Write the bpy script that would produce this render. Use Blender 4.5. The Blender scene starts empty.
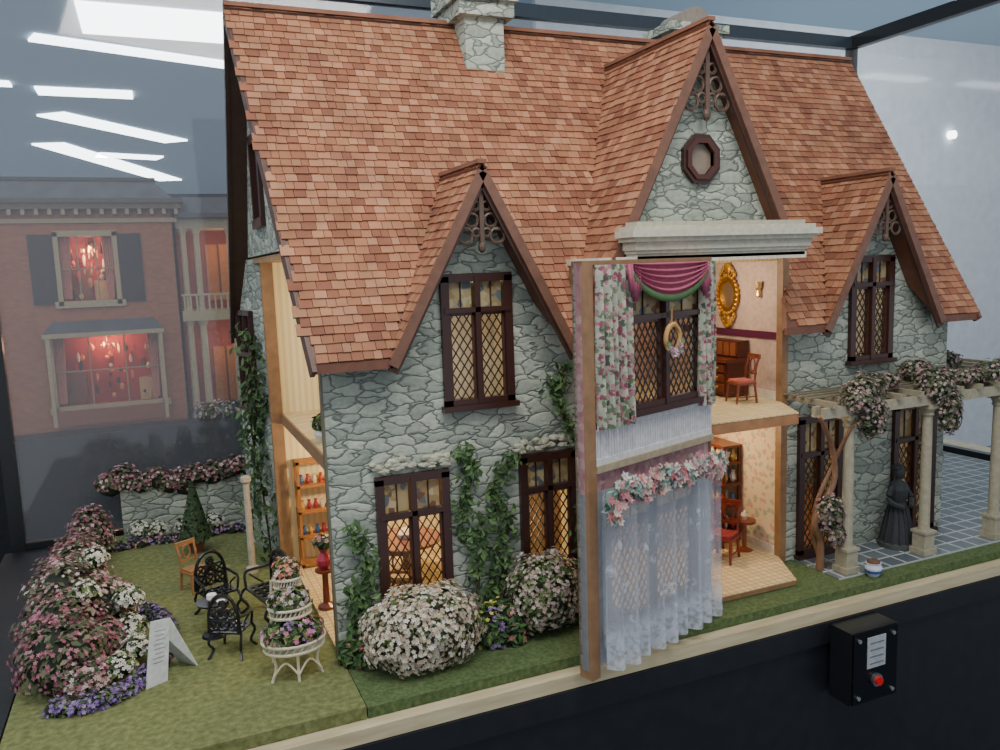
import bpy, bmesh, math, random
from math import sin, cos, pi, radians, sqrt
from mathutils import Vector, Matrix
from mathutils.geometry import tessellate_polygon
R = random.Random(11)
V = Vector

def lin(h):
    if isinstance(h, tuple): return h
    h = h.lstrip('#'); o = []
    for i in (0, 2, 4):
        c = int(h[i:i+2], 16)/255
        o.append(c/12.92 if c < .04045 else ((c+.055)/1.055)**2.4)
    return tuple(o)
def vary(c, a=.1):
    c = lin(c); k = 1+R.uniform(-a, a)
    return tuple(max(0, min(1, x*k*(1+R.uniform(-a, a)*.3))) for x in c)

# ------------------------------------------------------------------ materials
MATS = {}
class NT:
    def __init__(s, name, rough=.7):
        m = bpy.data.materials.new(name); m.use_nodes = True
        s.m = m; s.n = m.node_tree.nodes; s.l = m.node_tree.links
        s.b = s.n['Principled BSDF']; s.b.inputs['Roughness'].default_value = rough
        MATS[name] = m
    def node(s, t, **kw):
        n = s.n.new(t)
        for k, v in kw.items(): setattr(n, k, v)
        return n
    def link(s, a, b): s.l.new(a, b)
    def coord(s, scale=(1, 1, 1)):
        tc = s.node('ShaderNodeTexCoord'); mp = s.node('ShaderNodeMapping')
        mp.inputs['Scale'].default_value = scale
        s.link(tc.outputs['Object'], mp.inputs['Vector']); return mp.outputs['Vector']
    def noise(s, vec, sc, det=3, rough=.55):
        n = s.node('ShaderNodeTexNoise'); n.inputs['Scale'].default_value = sc; n.inputs['Detail'].default_value = det
        n.inputs['Roughness'].default_value = rough
        s.link(vec, n.inputs['Vector']); return n
    def ramp(s, fac, stops, const=False):
        r = s.node('ShaderNodeValToRGB'); e = r.color_ramp.elements
        while len(e) > 1: e.remove(e[-1])
        e[0].position = stops[0][0]; e[0].color = (*lin(stops[0][1]), 1)
        for p, c in stops[1:]:
            x = e.new(p); x.color = (*lin(c), 1)
        if const: r.color_ramp.interpolation = 'CONSTANT'
        s.link(fac, r.inputs['Fac']); return r.outputs['Color']
    def mix(s, a, b, fac, mode='MIX'):
        m = s.node('ShaderNodeMix'); m.data_type = 'RGBA'; m.blend_type = mode
        for sock, v in ((m.inputs[6], a), (m.inputs[7], b), (m.inputs[0], fac)):
            if isinstance(v, (int, float)): sock.default_value = v
            elif isinstance(v, str): sock.default_value = (*lin(v), 1)
            else: s.link(v, sock)
        return m.outputs[2]
    def bump(s, h, st=.3, d=.05):
        b = s.node('ShaderNodeBump'); b.inputs['Strength'].default_value = st; b.inputs['Distance'].default_value = d
        s.link(h, b.inputs['Height']); s.link(b.outputs['Normal'], s.b.inputs['Normal'])
    def col(s, c):
        if isinstance(c, str): s.b.inputs['Base Color'].default_value = (*lin(c), 1)
        else: s.link(c, s.b.inputs['Base Color'])

def vcmat(name, rough, metal=0, noisescale=9, amt=.25, bump=0):
    t = NT(name, rough); t.b.inputs['Metallic'].default_value = metal
    a = t.node('ShaderNodeVertexColor'); a.layer_name = 'Col'
    n = t.noise(t.coord(), noisescale, 4)
    g = t.ramp(n.outputs['Fac'], [(.3, (1-amt,)*3), (.7, (1.0,)*3)])
    t.col(t.mix(a.outputs['Color'], g, 1.0, 'MULTIPLY'))
    if bump: t.bump(n.outputs['Fac'], bump, .03)
vcmat('vc', .75); vcmat('vc_gloss', .28, 0, 6, .15); vcmat('vc_metal', .3, .9, 6, .1)
vcmat('vc_roof', .8, 0, 1.6, .34, .15); vcmat('vc_wood', .5, 0, 5, .3, .15)

def leafmat():
    t = NT('vc_leaf', .6)
    a = t.node('ShaderNodeVertexColor'); a.layer_name = 'Col'
    t.col(a.outputs['Color'])
    tr = t.node('ShaderNodeBsdfTranslucent'); t.link(a.outputs['Color'], tr.inputs['Color'])
    mx = t.node('ShaderNodeMixShader'); mx.inputs[0].default_value = .25
    t.link(t.b.outputs[0], mx.inputs[1]); t.link(tr.outputs[0], mx.inputs[2])
    t.link(mx.outputs[0], t.n['Material Output'].inputs['Surface'])
leafmat()

def stonemat(name='stone', sc=(1.8, 1.8, 4.0), c0='#8b958a', c1='#bac1b1', joint='#656e66'):
    t = NT(name, .85); v = t.coord(sc)
    nz = t.noise(v, 1.1, 2)
    ad = t.node('ShaderNodeVectorMath', operation='MULTIPLY_ADD')
    t.link(nz.outputs['Color'], ad.inputs[0]); ad.inputs[1].default_value = (1.0, 1.0, 1.0); t.link(v, ad.inputs[2])
    vo = t.node('ShaderNodeTexVoronoi'); vo.feature = 'DISTANCE_TO_EDGE'; vo.inputs['Scale'].default_value = 1.25
    vo.inputs['Randomness'].default_value = .85
    vc = t.node('ShaderNodeTexVoronoi'); vc.inputs['Scale'].default_value = 1.25; vc.inputs['Randomness'].default_value = .85
    t.link(ad.outputs[0], vo.inputs['Vector']); t.link(ad.outputs[0], vc.inputs['Vector'])
    sp = t.node('ShaderNodeSeparateColor'); t.link(vc.outputs['Color'], sp.inputs[0])
    base = t.ramp(sp.outputs[0], [(0, c0), (.5, '#a4ad9f'), (1, c1)])
    fine = t.noise(t.coord(), 11, 5)
    fr = t.ramp(fine.outputs['Fac'], [(.3, (.76,)*3), (.65, (1,)*3)])
    base = t.mix(base, fr, 1.0, 'MULTIPLY')
    j = t.ramp(vo.outputs['Distance'], [(.0, (1,)*3), (.02, (.7,)*3), (.055, (0,)*3)])
    t.col(t.mix(base, joint, j))
    h = t.ramp(vo.outputs['Distance'], [(.0, (0,)*3), (.07, (.75,)*3), (.25, (1,)*3)])
    hh = t.mix(h, fine.outputs['Fac'], .25)
    t.bump(hh, .65, .07)
stonemat()
def simple(name, stops, sc, rough=.8, bump=.2, vec=(1, 1, 1), det=5):
    t = NT(name, rough); n = t.noise(t.coord(vec), sc, det); t.col(t.ramp(n.outputs['Fac'], stops))
    if bump: t.bump(n.outputs['Fac'], bump, .03)
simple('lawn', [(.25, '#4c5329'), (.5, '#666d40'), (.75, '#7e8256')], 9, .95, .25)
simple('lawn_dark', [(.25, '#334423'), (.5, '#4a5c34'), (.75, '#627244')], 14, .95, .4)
simple('black_base', [(.3, '#0d1014'), (.7, '#171b20')], 3, .45, .05)
simple('room_wall_grey', [(.3, '#b9c1c6'), (.7, '#c8cfd3')], 1.2, .9, .5)
simple('room_wall_dark', [(.3, '#4a545e'), (.7, '#5f6c78')], .1, .9, 0)
simple('ledge_wood', [(.3, '#b0a27e'), (.7, '#c9be9b')], 2, .5, 0, (.5, 4, 4))
simple('wood_floor', [(.3, '#8a5a34'), (.7, '#b07c4c')], 3, .4, 0, (1, 8, 1))

def stripes(name, a, b, sc, ax=0, rough=.8):
    t = NT(name, rough); w = t.node('ShaderNodeTexWave'); w.bands_direction = 'XYZ'[ax]
    w.inputs['Scale'].default_value = sc; t.link(t.coord(), w.inputs['Vector'])
    t.col(t.ramp(w.outputs['Fac'], [(.35, a), (.65, b)]))
stripes('paper_cream', '#e8d69e', '#f2e6bc', 2.2, 0)
stripes('paper_cream_side', '#e8d69e', '#f2e6bc', 2.2, 1)
def floral(name, bg, cols, sc, cover=.28):
    t = NT(name, .85); v = t.coord()
    nz = t.noise(v, sc*1.2, 2); v2 = t.mix(v, nz.outputs['Color'], .12)
    vo = t.node('ShaderNodeTexVoronoi'); vo.inputs['Scale'].default_value = sc; t.link(v2, vo.inputs['Vector'])
    sp = t.node('ShaderNodeSeparateColor'); t.link(vo.outputs['Color'], sp.inputs[0])
    c = t.ramp(sp.outputs[0], [(i/len(cols), x) for i, x in enumerate(cols)], True)
    m = t.ramp(vo.outputs['Distance'], [(cover, (1,)*3), (cover+.12, (0,)*3)])
    t.col(t.mix(bg, c, m))
floral('floral_drape', '#a0a594', ['#8c4a58', '#5c7054', '#a87078', '#48584a', '#6d7a60', '#b8aea2', '#7a4452'], 12, .5)
floral('floral_pink', '#b08488', ['#c0a09e', '#a0707a', '#b8908c'], 8, .4)
floral('floral_pastel', '#d6c6a8', ['#b89a8c', '#a9b094', '#c8a090'], 7, .35)
def checkmat(name, a, b, sc, grout=None):
    t = NT(name, .45); br = t.node('ShaderNodeTexBrick'); br.offset = 0; br.inputs['Scale'].default_value = sc
    br.inputs['Color1'].default_value = (*lin(a), 1); br.inputs['Color2'].default_value = (*lin(b), 1)
    br.inputs['Mortar'].default_value = (*lin(grout or b), 1); br.inputs['Mortar Size'].default_value = .03
    br.inputs['Brick Width'].default_value = .5; br.inputs['Row Height'].default_value = .5
    t.link(t.coord(), br.inputs['Vector']); t.col(br.outputs['Color'])
checkmat('slate_patio', '#545e63', '#687376', 1.1, '#aeb5b2')
checkmat('tile_beige', '#cdb585', '#dcc799', 3.2, '#98804f')
def brickmat():
    t = NT('mansion_brick', .85); br = t.node('ShaderNodeTexBrick'); br.inputs['Scale'].default_value = 2.2
    br.inputs['Color1'].default_value = (*lin('#824a32'), 1); br.inputs['Color2'].default_value = (*lin('#90583a'), 1)
    br.inputs['Mortar'].default_value = (*lin('#84644e'), 1); br.inputs['Mortar Size'].default_value = .02
    tc = t.node('ShaderNodeTexCoord'); sx = t.node('ShaderNodeSeparateXYZ'); cx = t.node('ShaderNodeCombineXYZ')
    t.link(tc.outputs['Object'], sx.inputs[0]); t.link(sx.outputs[0], cx.inputs[0]); t.link(sx.outputs[2], cx.inputs[1])
    t.link(cx.outputs[0], br.inputs['Vector']); t.col(br.outputs['Color'])
brickmat()
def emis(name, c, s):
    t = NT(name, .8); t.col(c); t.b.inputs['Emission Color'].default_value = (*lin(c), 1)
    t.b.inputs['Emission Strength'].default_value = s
emis('tube_light', '#f4fbff', 7); emis('ceiling_glow', '#8096a8', .36)  # ceiling emission is an added glow that brightens the background, not a lamp
def glassmat(name, gf, df=0):
    t = NT(name, .1); n = t.n; tr = t.node('ShaderNodeBsdfTransparent'); gl = t.node('ShaderNodeBsdfGlossy')
    gl.inputs['Roughness'].default_value = .04; mx = t.node('ShaderNodeMixShader'); mx.inputs[0].default_value = gf
    t.link(tr.outputs[0], mx.inputs[1]); t.link(gl.outputs[0], mx.inputs[2]); out = mx.outputs[0]
    if df:
        d = t.node('ShaderNodeBsdfDiffuse'); d.inputs['Color'].default_value = (.7, .76, .84, 1)
        m2 = t.node('ShaderNodeMixShader'); m2.inputs[0].default_value = df; t.link(out, m2.inputs[1]); t.link(d.outputs[0], m2.inputs[2]); out = m2.outputs[0]
    t.link(out, n['Material Output'].inputs['Surface'])
glassmat('pane_glass', .07); glassmat('case_glass', .04, .045)
def stained():
    t = NT('stained_glass', .3); vo = t.node('ShaderNodeTexVoronoi'); vo.inputs['Scale'].default_value = 8
    t.link(t.coord(), vo.inputs['Vector']); sp = t.node('ShaderNodeSeparateColor'); t.link(vo.outputs['Color'], sp.inputs[0])
    c = t.ramp(sp.outputs[0], [(0, '#a8966c'), (.3, '#707c80'), (.42, '#b8aa80'), (.72, '#84604c'), (.8, '#c8bf9a')], True)
    t.col(c); tr = t.node('ShaderNodeBsdfTranslucent'); t.link(c, tr.inputs['Color'])
    mx = t.node('ShaderNodeMixShader'); mx.inputs[0].default_value = .4
    t.link(t.b.outputs[0], mx.inputs[1]); t.link(tr.outputs[0], mx.inputs[2]); t.link(mx.outputs[0], t.n['Material Output'].inputs['Surface'])
stained()
def lacemat():
    t = NT('lace', .9); t.col('#c6ccd4'); v = t.coord()
    vo = t.node('ShaderNodeTexVoronoi'); vo.inputs['Scale'].default_value = 2.2; t.link(v, vo.inputs['Vector'])
    n = t.noise(v, 9, 4)
    a = t.ramp(vo.outputs['Distance'], [(.17, (1,)*3), (.28, (0,)*3)])
    b = t.ramp(n.outputs['Fac'], [(.46, (0,)*3), (.52, (1,)*3)])
    sp = t.node('ShaderNodeSeparateXYZ'); t.link(v, sp.inputs[0])
    hem = t.ramp(sp.outputs[2], [(.0, (1,)*3), (.55, (.8,)*3), (.8, (.0,)*3)])
    nb = t.ramp(n.outputs['Fac'], [(.4, (.25,)*3), (.55, (1,)*3)])
    mo = t.mix(t.mix(a, b, 1.0, 'MULTIPLY'), t.mix(hem, nb, 1.0, 'MULTIPLY'), 1.0, 'LIGHTEN')
    f = t.mix('#9c9c9c', '#f0f0f0', mo)
    tr = t.node('ShaderNodeBsdfTransparent'); mx = t.node('ShaderNodeMixShader')
    t.link(f, mx.inputs[0]); t.link(tr.outputs[0], mx.inputs[1]); t.link(t.b.outputs[0], mx.inputs[2])
    t.link(mx.outputs[0], t.n['Material Output'].inputs['Surface'])
lacemat()

# ------------------------------------------------------------------ mesh builder
class MB:
    def __init__(s): s.v = []; s.f = []; s.c = []; s.m = []; s.mats = []; s.xf = None
    def add(s, vs, fs, col='#ffffff', mat='vc'):
        b = len(s.v)
        if s.xf is not None: vs = [s.xf @ V(p) for p in vs]
        s.v.extend([tuple(p) for p in vs])
        if mat not in s.mats: s.mats.append(mat)
        mi = s.mats.index(mat); cl = lin(col)
        for f in fs: s.f.append([i+b for i in f]); s.c.append(cl); s.m.append(mi)
    def box(s, a, b, col='#ffffff', mat='vc'):
        x0, y0, z0 = a; x1, y1, z1 = b
        s.add([(x0,y0,z0),(x1,y0,z0),(x1,y1,z0),(x0,y1,z0),(x0,y0,z1),(x1,y0,z1),(x1,y1,z1),(x0,y1,z1)],
              [(0,3,2,1),(4,5,6,7),(0,1,5,4),(1,2,6,5),(2,3,7,6),(3,0,4,7)], col, mat)
    def beam(s, p, q, w, h, col='#ffffff', mat='vc', up=(0, 0, 1)):
        p = V(p); q = V(q); d = (q-p).normalized(); up = V(up)
        if abs(d.dot(up)) > .98: up = V((0, 1, 0)) if abs(d.y) < .9 else V((1, 0, 0))
        a = d.cross(up).normalized(); b = a.cross(d).normalized()
        o = []
        for c in (p, q):
            for i, j in ((-1,-1),(1,-1),(1,1),(-1,1)): o.append(c+a*i*w/2+b*j*h/2)
        s.add(o, [(3,2,1,0),(4,5,6,7),(0,1,5,4),(1,2,6,5),(2,3,7,6),(3,0,4,7)], col, mat)
    def tube(s, pts, r, col='#ffffff', mat='vc', n=6):
        pts = [V(p) for p in pts]; N = len(pts); o = []; ref = V((.13, .31, 1)).normalized()
        for i, p in enumerate(pts):
            d = (pts[min(i+1, N-1)]-pts[max(i-1, 0)]).normalized()
            if abs(d.dot(ref)) > .97: a = d.cross(V((1, 0, 0))).normalized()
            else: a = d.cross(ref).normalized()
            b = a.cross(d).normalized(); rr = r[i] if isinstance(r, (list, tuple)) else r
            for k in range(n): o.append(p+a*cos(2*pi*k/n)*rr+b*sin(2*pi*k/n)*rr)
        f = [(i*n+k, i*n+(k+1) % n, (i+1)*n+(k+1) % n, (i+1)*n+k) for i in range(N-1) for k in range(n)]
        f += [tuple(range(n))[::-1], tuple(range((N-1)*n, N*n))]
        s.add(o, f, col, mat)
    def lathe(s, c, prof, n=14, col='#ffffff', mat='vc'):
        o = []
        for r, z in prof:
            for k in range(n): o.append((c[0]+r*cos(2*pi*k/n), c[1]+r*sin(2*pi*k/n), c[2]+z))
        P = len(prof)
        f = [(i*n+k, i*n+(k+1) % n, (i+1)*n+(k+1) % n, (i+1)*n+k) for i in range(P-1) for k in range(n)]
        f += [tuple(range(n))[::-1], tuple(range((P-1)*n, P*n))]
        s.add(o, f, col, mat)
    def ell(s, c, r, col, mat='vc', n=10, m=6, jit=0):
        o = []; f = []
        for i in range(m+1):
            t = pi*i/m
            for k in range(n):
                j = 1+R.uniform(-jit, jit)
                o.append((c[0]+r[0]*sin(t)*cos(2*pi*k/n)*j, c[1]+r[1]*sin(t)*sin(2*pi*k/n)*j, c[2]+r[2]*cos(t)*j))
        for i in range(m):
            for k in range(n): f.append((i*n+k, (i+1)*n+k, (i+1)*n+(k+1) % n, i*n+(k+1) % n))
        s.add(o, f, col, mat)
    def slab(s, outer, holes, fn, thick, col='#ffffff', mat='vc', edgecol=None, edgemat=None):
        loops = [outer]+holes
        tri = tessellate_polygon([[V((u, v, 0)) for u, v in L] for L in loops])
        flat = [p for L in loops for p in L]; t = V(thick); n = len(flat)
        fr = [V(fn(u, v)) for u, v in flat]; bk = [p+t for p in fr]
        f = [tuple(x) for x in tri]+[tuple(i+n for i in x)[::-1] for x in tri]; b = 0
        for L in loops:
            m = len(L)
            for i in range(m): f.append((b+i, b+(i+1) % m, b+(i+1) % m+n, b+i+n))
            b += m
        s.add(fr+bk, f, col, mat)
    def quad(s, a, b, c, d, col='#ffffff', mat='vc'): s.add([a, b, c, d], [(0, 1, 2, 3)], col, mat)
    def leaf(s, c, n, sz, col):
        n = V(n).normalized(); t = n.orthogonal().normalized(); t.rotate(Matrix.Rotation(R.uniform(0, 2*pi), 3, n)); b = n.cross(t)
        c = V(c); s.add([c-t*sz, c-b*sz*.5+n*sz*.15, c+t*sz, c+b*sz*.5+n*sz*.15], [(0, 1, 2, 3)], col, 'vc_leaf')
    def flower(s, c, n, r, col, k=5, eye=None):
        n = V(n).normalized(); t = n.orthogonal().normalized(); t.rotate(Matrix.Rotation(R.uniform(0, 2*pi), 3, n)); b = n.cross(t); c = V(c)
        D = lambda a: t*cos(a)+b*sin(a)
        vs = [c]; fs = []
        for i in range(k):
            a = 2*pi*i/k; h = pi/k*.85; q = len(vs)
            vs += [c+D(a-h)*r*.65+n*r*.12, c+D(a)*r+n*r*.22, c+D(a+h)*r*.65+n*r*.12]; fs.append((0, q, q+1, q+2))
        s.add(vs, fs, col, 'vc_leaf')
        if eye: s.add([c+D(a*pi/2)*r*.2+n*r*.14 for a in range(4)], [(0, 1, 2, 3)], eye, 'vc_leaf')
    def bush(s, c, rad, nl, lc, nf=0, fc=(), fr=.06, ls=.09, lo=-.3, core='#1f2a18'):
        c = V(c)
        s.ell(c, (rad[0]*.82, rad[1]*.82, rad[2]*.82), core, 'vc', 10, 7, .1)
        def rnd():
            while True:
                d = V((R.gauss(0, 1), R.gauss(0, 1), R.gauss(0, 1))).normalized()
                if d.z > lo: return d
        for i in range(nl):
            d = rnd(); k = R.uniform(.78, 1.05)*(1+.12*sin(d.x*7+c.x*3)*cos(d.z*6+d.y*5))
            p = c+V((d.x*rad[0], d.y*rad[1], d.z*rad[2]))*k
            if p.z < .02: continue
            s.leaf(p, d+V((R.uniform(-.6, .6), R.uniform(-.6, .6), R.uniform(-.2, .8))), ls*R.uniform(.6, 1.3), vary(R.choice(lc), .25))
        for i in range(nf):
            d = rnd(); k = R.uniform(.93, 1.12)*(1+.12*sin(d.x*7+c.x*3)*cos(d.z*6+d.y*5))
            p = c+V((d.x*rad[0], d.y*rad[1], d.z*rad[2]))*k
            if p.z < .03: continue
            s.flower(p, d+V((R.uniform(-.4, .4), R.uniform(-.4, .4), R.uniform(0, .5))), fr*R.uniform(.7, 1.25), vary(R.choice(fc), .12), 5, '#b8a860')
    def obj(s, name, parent=None, smooth=False, fix=False):
        me = bpy.data.meshes.new(name); me.from_pydata(s.v, [], s.f)
        for m in s.mats: me.materials.append(MATS[m])
        me.polygons.foreach_set('material_index', s.m)
        at = me.color_attributes.new('Col', 'FLOAT_COLOR', 'CORNER'); buf = []
        for f, c in zip(s.f, s.c): buf.extend((c[0], c[1], c[2], 1.0)*len(f))
        at.data.foreach_set('color', buf)
        if smooth: me.polygons.foreach_set('use_smooth', [True]*len(s.f))
        if fix:
            bm = bmesh.new(); bm.from_mesh(me); bmesh.ops.recalc_face_normals(bm, faces=bm.faces); bm.to_mesh(me); bm.free()
        me.update(); o = bpy.data.objects.new(name, me); bpy.context.collection.objects.link(o)
        if parent: o.parent = parent
        return o
def empty(name, loc=(0, 0, 0)):
    e = bpy.data.objects.new(name, None); bpy.context.collection.objects.link(e); e.location = loc; return e
def smoothpath(pts, k=6):
    pts = [V(p) for p in pts]; o = []
    for i in range(len(pts)-1):
        p0 = pts[max(i-1, 0)]; p1 = pts[i]; p2 = pts[i+1]; p3 = pts[min(i+2, len(pts)-1)]
        for j in range(k):
            t = j/k; o.append(.5*((2*p1)+(p2-p0)*t+(2*p0-5*p1+4*p2-p3)*t*t+(3*p1-p0-3*p2+p3)*t**3))
    o.append(pts[-1]); return o
LEAF = ['#3f5a2c', '#55703a', '#2f4724', '#6d8048']
MAH = '#3b221d'; TAN = '#94714f'

# ------------------------------------------------------------------ camera
C = V((-2.532, -13.633, 6.787)); yaw, pt, ro, F = -0.402, -0.133, -0.035, 809.654
fw = V((-sin(yaw)*cos(pt), cos(yaw)*cos(pt), sin(pt))); rt = V((cos(yaw), sin(yaw), 0)); up = rt.cross(fw)
r_ = rt*cos(ro)+up*sin(ro); u_ = -rt*sin(ro)+up*cos(ro)
cam = bpy.data.cameras.new('camera'); cam.sensor_width = 36; cam.lens = F*36/1000; cam.clip_end = 500
co = bpy.data.objects.new('camera', cam); bpy.context.collection.objects.link(co)
M = Matrix((r_, u_, -fw)).transposed().to_4x4(); M.translation = C; co.matrix_world = M
bpy.context.scene.camera = co

# ------------------------------------------------------------------ table & case
mb = MB()
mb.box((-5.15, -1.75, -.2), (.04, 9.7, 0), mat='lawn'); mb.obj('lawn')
mb = MB()
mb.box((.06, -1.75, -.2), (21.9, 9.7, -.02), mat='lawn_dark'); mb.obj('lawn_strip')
mb = MB()
mb.box((-5.2, -2.0, -.45), (24.5, 9.72, -.21), mat='ledge_wood'); mb.obj('table_ledge')
mb = MB()
mb.box((-6.5, -1.96, -9), (24.4, 10.3, -.46), mat='black_base')
mb.box((-6.5, -2.04, -.9), (24.4, -1.96, -.46), mat='black_base')
mb.box((-6.5, -1.96, -.46), (-5.2, 9.75, -.05), mat='black_base'); mb.obj('display_case_base')
mb = MB()
for x, y in ((-6.2, 9.9), (22.1, 9.9)): mb.box((x-.16, y-.13, -.44), (x+.16, y+.16, 14.5), '#15181b', 'vc_gloss')
mb.box((-6.3, 9.75, 14.3), (22.2, 10.05, 14.7), '#2c3a44', 'vc_gloss'); mb.box((21.95, -4, 14.3), (22.25, 10, 14.75), '#15181b', 'vc_gloss')
mb.box((21.95, -1.8, -.2), (22.25, 9.9, .2), '#15181b', 'vc_gloss'); mb.box((-6.3, 9.8, -.2), (22.2, 10.0, .12), '#15181b', 'vc_gloss')
mb.box((-6.1, 9.88, .1), (21.95, 9.9, 14.3), mat='case_glass'); mb.box((22.08, -1.8, .2), (22.1, 9.8, 14.3), mat='case_glass')
mb.obj('display_case_frame')

# ------------------------------------------------------------------ roofs
house = empty('dollhouse')
YE, ZE, MM, YR, ZR = -.5, 5.32, 1.63, 3.6, 12.0
XL, XR, XLE = -.77, 15.4, -.25
def left_edge(y): return XLE+(XL-XLE)*max(0, min(1, (y-YE)/(YR-YE)))
pal = ['#a26e4e', '#996548', '#aa7858', '#915c42', '#b07f60', '#9d694b', '#87543c', '#a57252']
def shingles(mb, O, U, D, N, ul, dl, test, e=.172):
    O = V(O); U = V(U).normalized(); D = V(D).normalized(); N = V(N).normalized()
    for i in range(int(dl/e)+1):
        d = i*e; u = -R.uniform(0, .15)
        h = min(e*1.35, dl-d+.02)
        if h < .03: break
        while u < ul:
            w = R.uniform(.14, .27); a = max(u, 0); b = min(u+w-.01, ul); u += w
            if b-a < .03: continue
            p = O+U*(a+b)/2+D*(d+e/2)
            if not test(p): continue
            j = R.uniform(-.01, .01); hh = R.uniform(.038, .052)
            A = O+U*a+D*(d+j); B = O+U*b+D*(d+j); Cc = O+U*b+D*(d+h); Dd = O+U*a+D*(d+h)
            mb.add([A+N*hh, B+N*hh, Cc+N*.012, Dd+N*.012, A, B], [(0, 1, 2, 3), (4, 5, 1, 0), (4, 0, 3), (5, 2, 1)], vary(R.choice(pal), .09), 'vc_roof')
GABS = [(2.83, 8.54, 1.86, -.55), (12.4, 8.54, 1.86, -.55), (7.5, 11.2, 2.0, -.7)]
GR = 2.05
def vedge(y): return 9.57+(y+.5)*.82
def hidden_main(p):
    if p.x < left_edge(p.y): return True
    for c, za, m, yf in GABS:
        dx = p.x-c
        if c == 7.5 and dx > 0:
            if dx < 4 and p.x < vedge(p.y) and p.y < .75: return True
            if dx > GR+.25: continue
        if za-m*abs(dx)-.02 > p.z: return True
    return False
mb = MB()
nm = V((0, -MM, 1)).normalized()
D = V((0, 1, MM)).normalized(); DL = sqrt((YR-YE)**2+(ZR-ZE)**2)
def notch(c, za, m):
    h = (za-ZE)/m; return [(c-h, YE), (c, YE+(za-ZE)/MM), (c+h, YE)]
yGR = YE+(11.2-2.0*GR-ZE)/MM
pts = [(XLE, YE)]+notch(*GABS[0][:3])+notch(*GABS[2][:3])[:2]+[(7.5+GR, yGR), (vedge(.7), .7), (9.57, YE)]
pts += notch(*GABS[1][:3])+[(XR, YE), (XR, YR), (XL, YR)]
mb.slab(pts, [], lambda x, y: (x, y, ZE+(y-YE)*MM), tuple(-nm*.14), '#6e4430', 'vc_wood')
nb = V((0, MM, 1)).normalized()
YB = YR+(YR-YE)
mb.slab([(XL, YR), (XR, YR), (XR, YB), (XL, YB)], [], lambda x, y: (x, y, ZR-(y-YR)*MM), tuple(-nb*.14), '#4a3328', 'vc_wood')
shingles(mb, (XL, YE, ZE), (1, 0, 0), D, nm, XR-XL, DL, lambda p: not hidden_main(p))
shingles(mb, (XL, YB, ZE), (1, 0, 0), (0, -1, MM), nb, XR-XL, DL, lambda p: True, .3)
mb.beam((XL, YR, ZR+.02), (XR, YR, ZR+.02), .22, .08, '#8a5c46', 'vc_roof')
mb.beam((XLE+.03, YE, ZE-.16), (XL+.03, YR, ZR-.16), .08, .2, '#5b4034', 'vc_wood'); mb.beam((XR-.03, YE, ZE-.16), (XR-.03, YR, ZR-.16), .08, .2, '#7b5040', 'vc_wood')
for x in (XL+.03, XR-.03): mb.beam((x, YB, ZE-.16), (x, YR, ZR-.16), .08, .2, '#3a2a24', 'vc_wood')
mb.box((XLE, YE-.02, ZE-.16), (1.1, YE+.06, ZE+.0), '#704836', 'vc_wood'); mb.box((14.1, YE-.02, ZE-.16), (XR, YE+.06, ZE), '#704836', 'vc_wood')
mb.box((9.57, YE-.02, ZE-.16), (10.7, YE+.06, ZE), '#704836', 'vc_wood')
mb.obj('main_roof', house)

def crossgable(name, c, za, m, yf, zend=ZE, gr=None):
    mb = MB()
    for sgn in (-1, 1):
        dm = (za-zend)/m
        if gr and sgn > 0: dm = gr
        ze_ = za-m*dm
        yv = lambda dx: YE+(za-m*dx-ZE)/MM
        poly = [(0, yf), (dm, yf), (dm, max(yv(dm), yf+.02)), (0, yv(0))]
        n = V((sgn*m, 0, 1)).normalized()
        mb.slab(poly, [], lambda u, v: (c+sgn*u, v, za-m*u), tuple(-n*.13), '#6e4430', 'vc_wood')
        L = sqrt(dm*dm+(za-ze_)**2)
        shingles(mb, (c+sgn*dm, yf, ze_), (0, 1, 0), (-sgn, 0, m), n, yv(0)-yf+.1, L, lambda p: p.y < yv(abs(p.x-c))+.06)
        mb.beam((c, yf+.0, za-.13), (c+sgn*dm, yf, ze_-.13), .07, .17, '#755241', 'vc_wood', up=tuple(n))
        mb.beam((c, yf+.06, za-.24), (c+sgn*dm, yf+.06, ze_-.24), .06, .18, '#4b3027', 'vc_wood', up=tuple(n))
    mb.beam((c, yf-.02, za+.04), (c, YE+(za-ZE)/MM, za+.04), .16, .07, '#8a5c46', 'vc_roof')
    mb.obj(name, house)
crossgable('dormer_roof_1', *GABS[0]); crossgable('dormer_roof_2', *GABS[1]); crossgable('gable_roof', *GABS[2], ZE, GR)

def ginger(name, c, z, y, s, m):
    mb = MB(); col = '#5e4a3e'; w = .06*s
    def arc(cx, cz, r, a0, a1, t=w, n=12):
        mb.tube([(cx+r*cos(a0+(a1-a0)*i/n), y, cz+r*sin(a0+(a1-a0)*i/n)) for i in range(n+1)], t*.55, col, 'vc_wood', 5)
    mb.beam((c, y, z), (c, y, z-1.25*s), .09, .09*s, col, 'vc_wood', up=(1, 0, 0))
    for g in (-1, 1):
        mb.beam((c, y, z+.0), (c+g*1.25*s/m, y, z-1.25*s), .08, w*1.4, col, 'vc_wood')
        arc(c+g*.12*s, z-.5*s, .085*s, 0, 2*pi); arc(c+g*.2*s, z-.78*s, .13*s, 0, 2*pi)
        arc(c+g*.34*s, z-1.08*s, .15*s, 0, 2*pi); arc(c+g*.11*s, z-1.02*s, .08*s, 0, 2*pi)
        arc(c+g*.33*s, z-1.25*s, .3*s, pi/2-g*pi/2, pi/2-g*pi/2+g*pi*.55, w*1.3)
    mb.ell((c, y, z-1.3*s), (.08*s, .07, .12*s), col, 'vc_wood')
    mb.obj(name, house)
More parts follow.
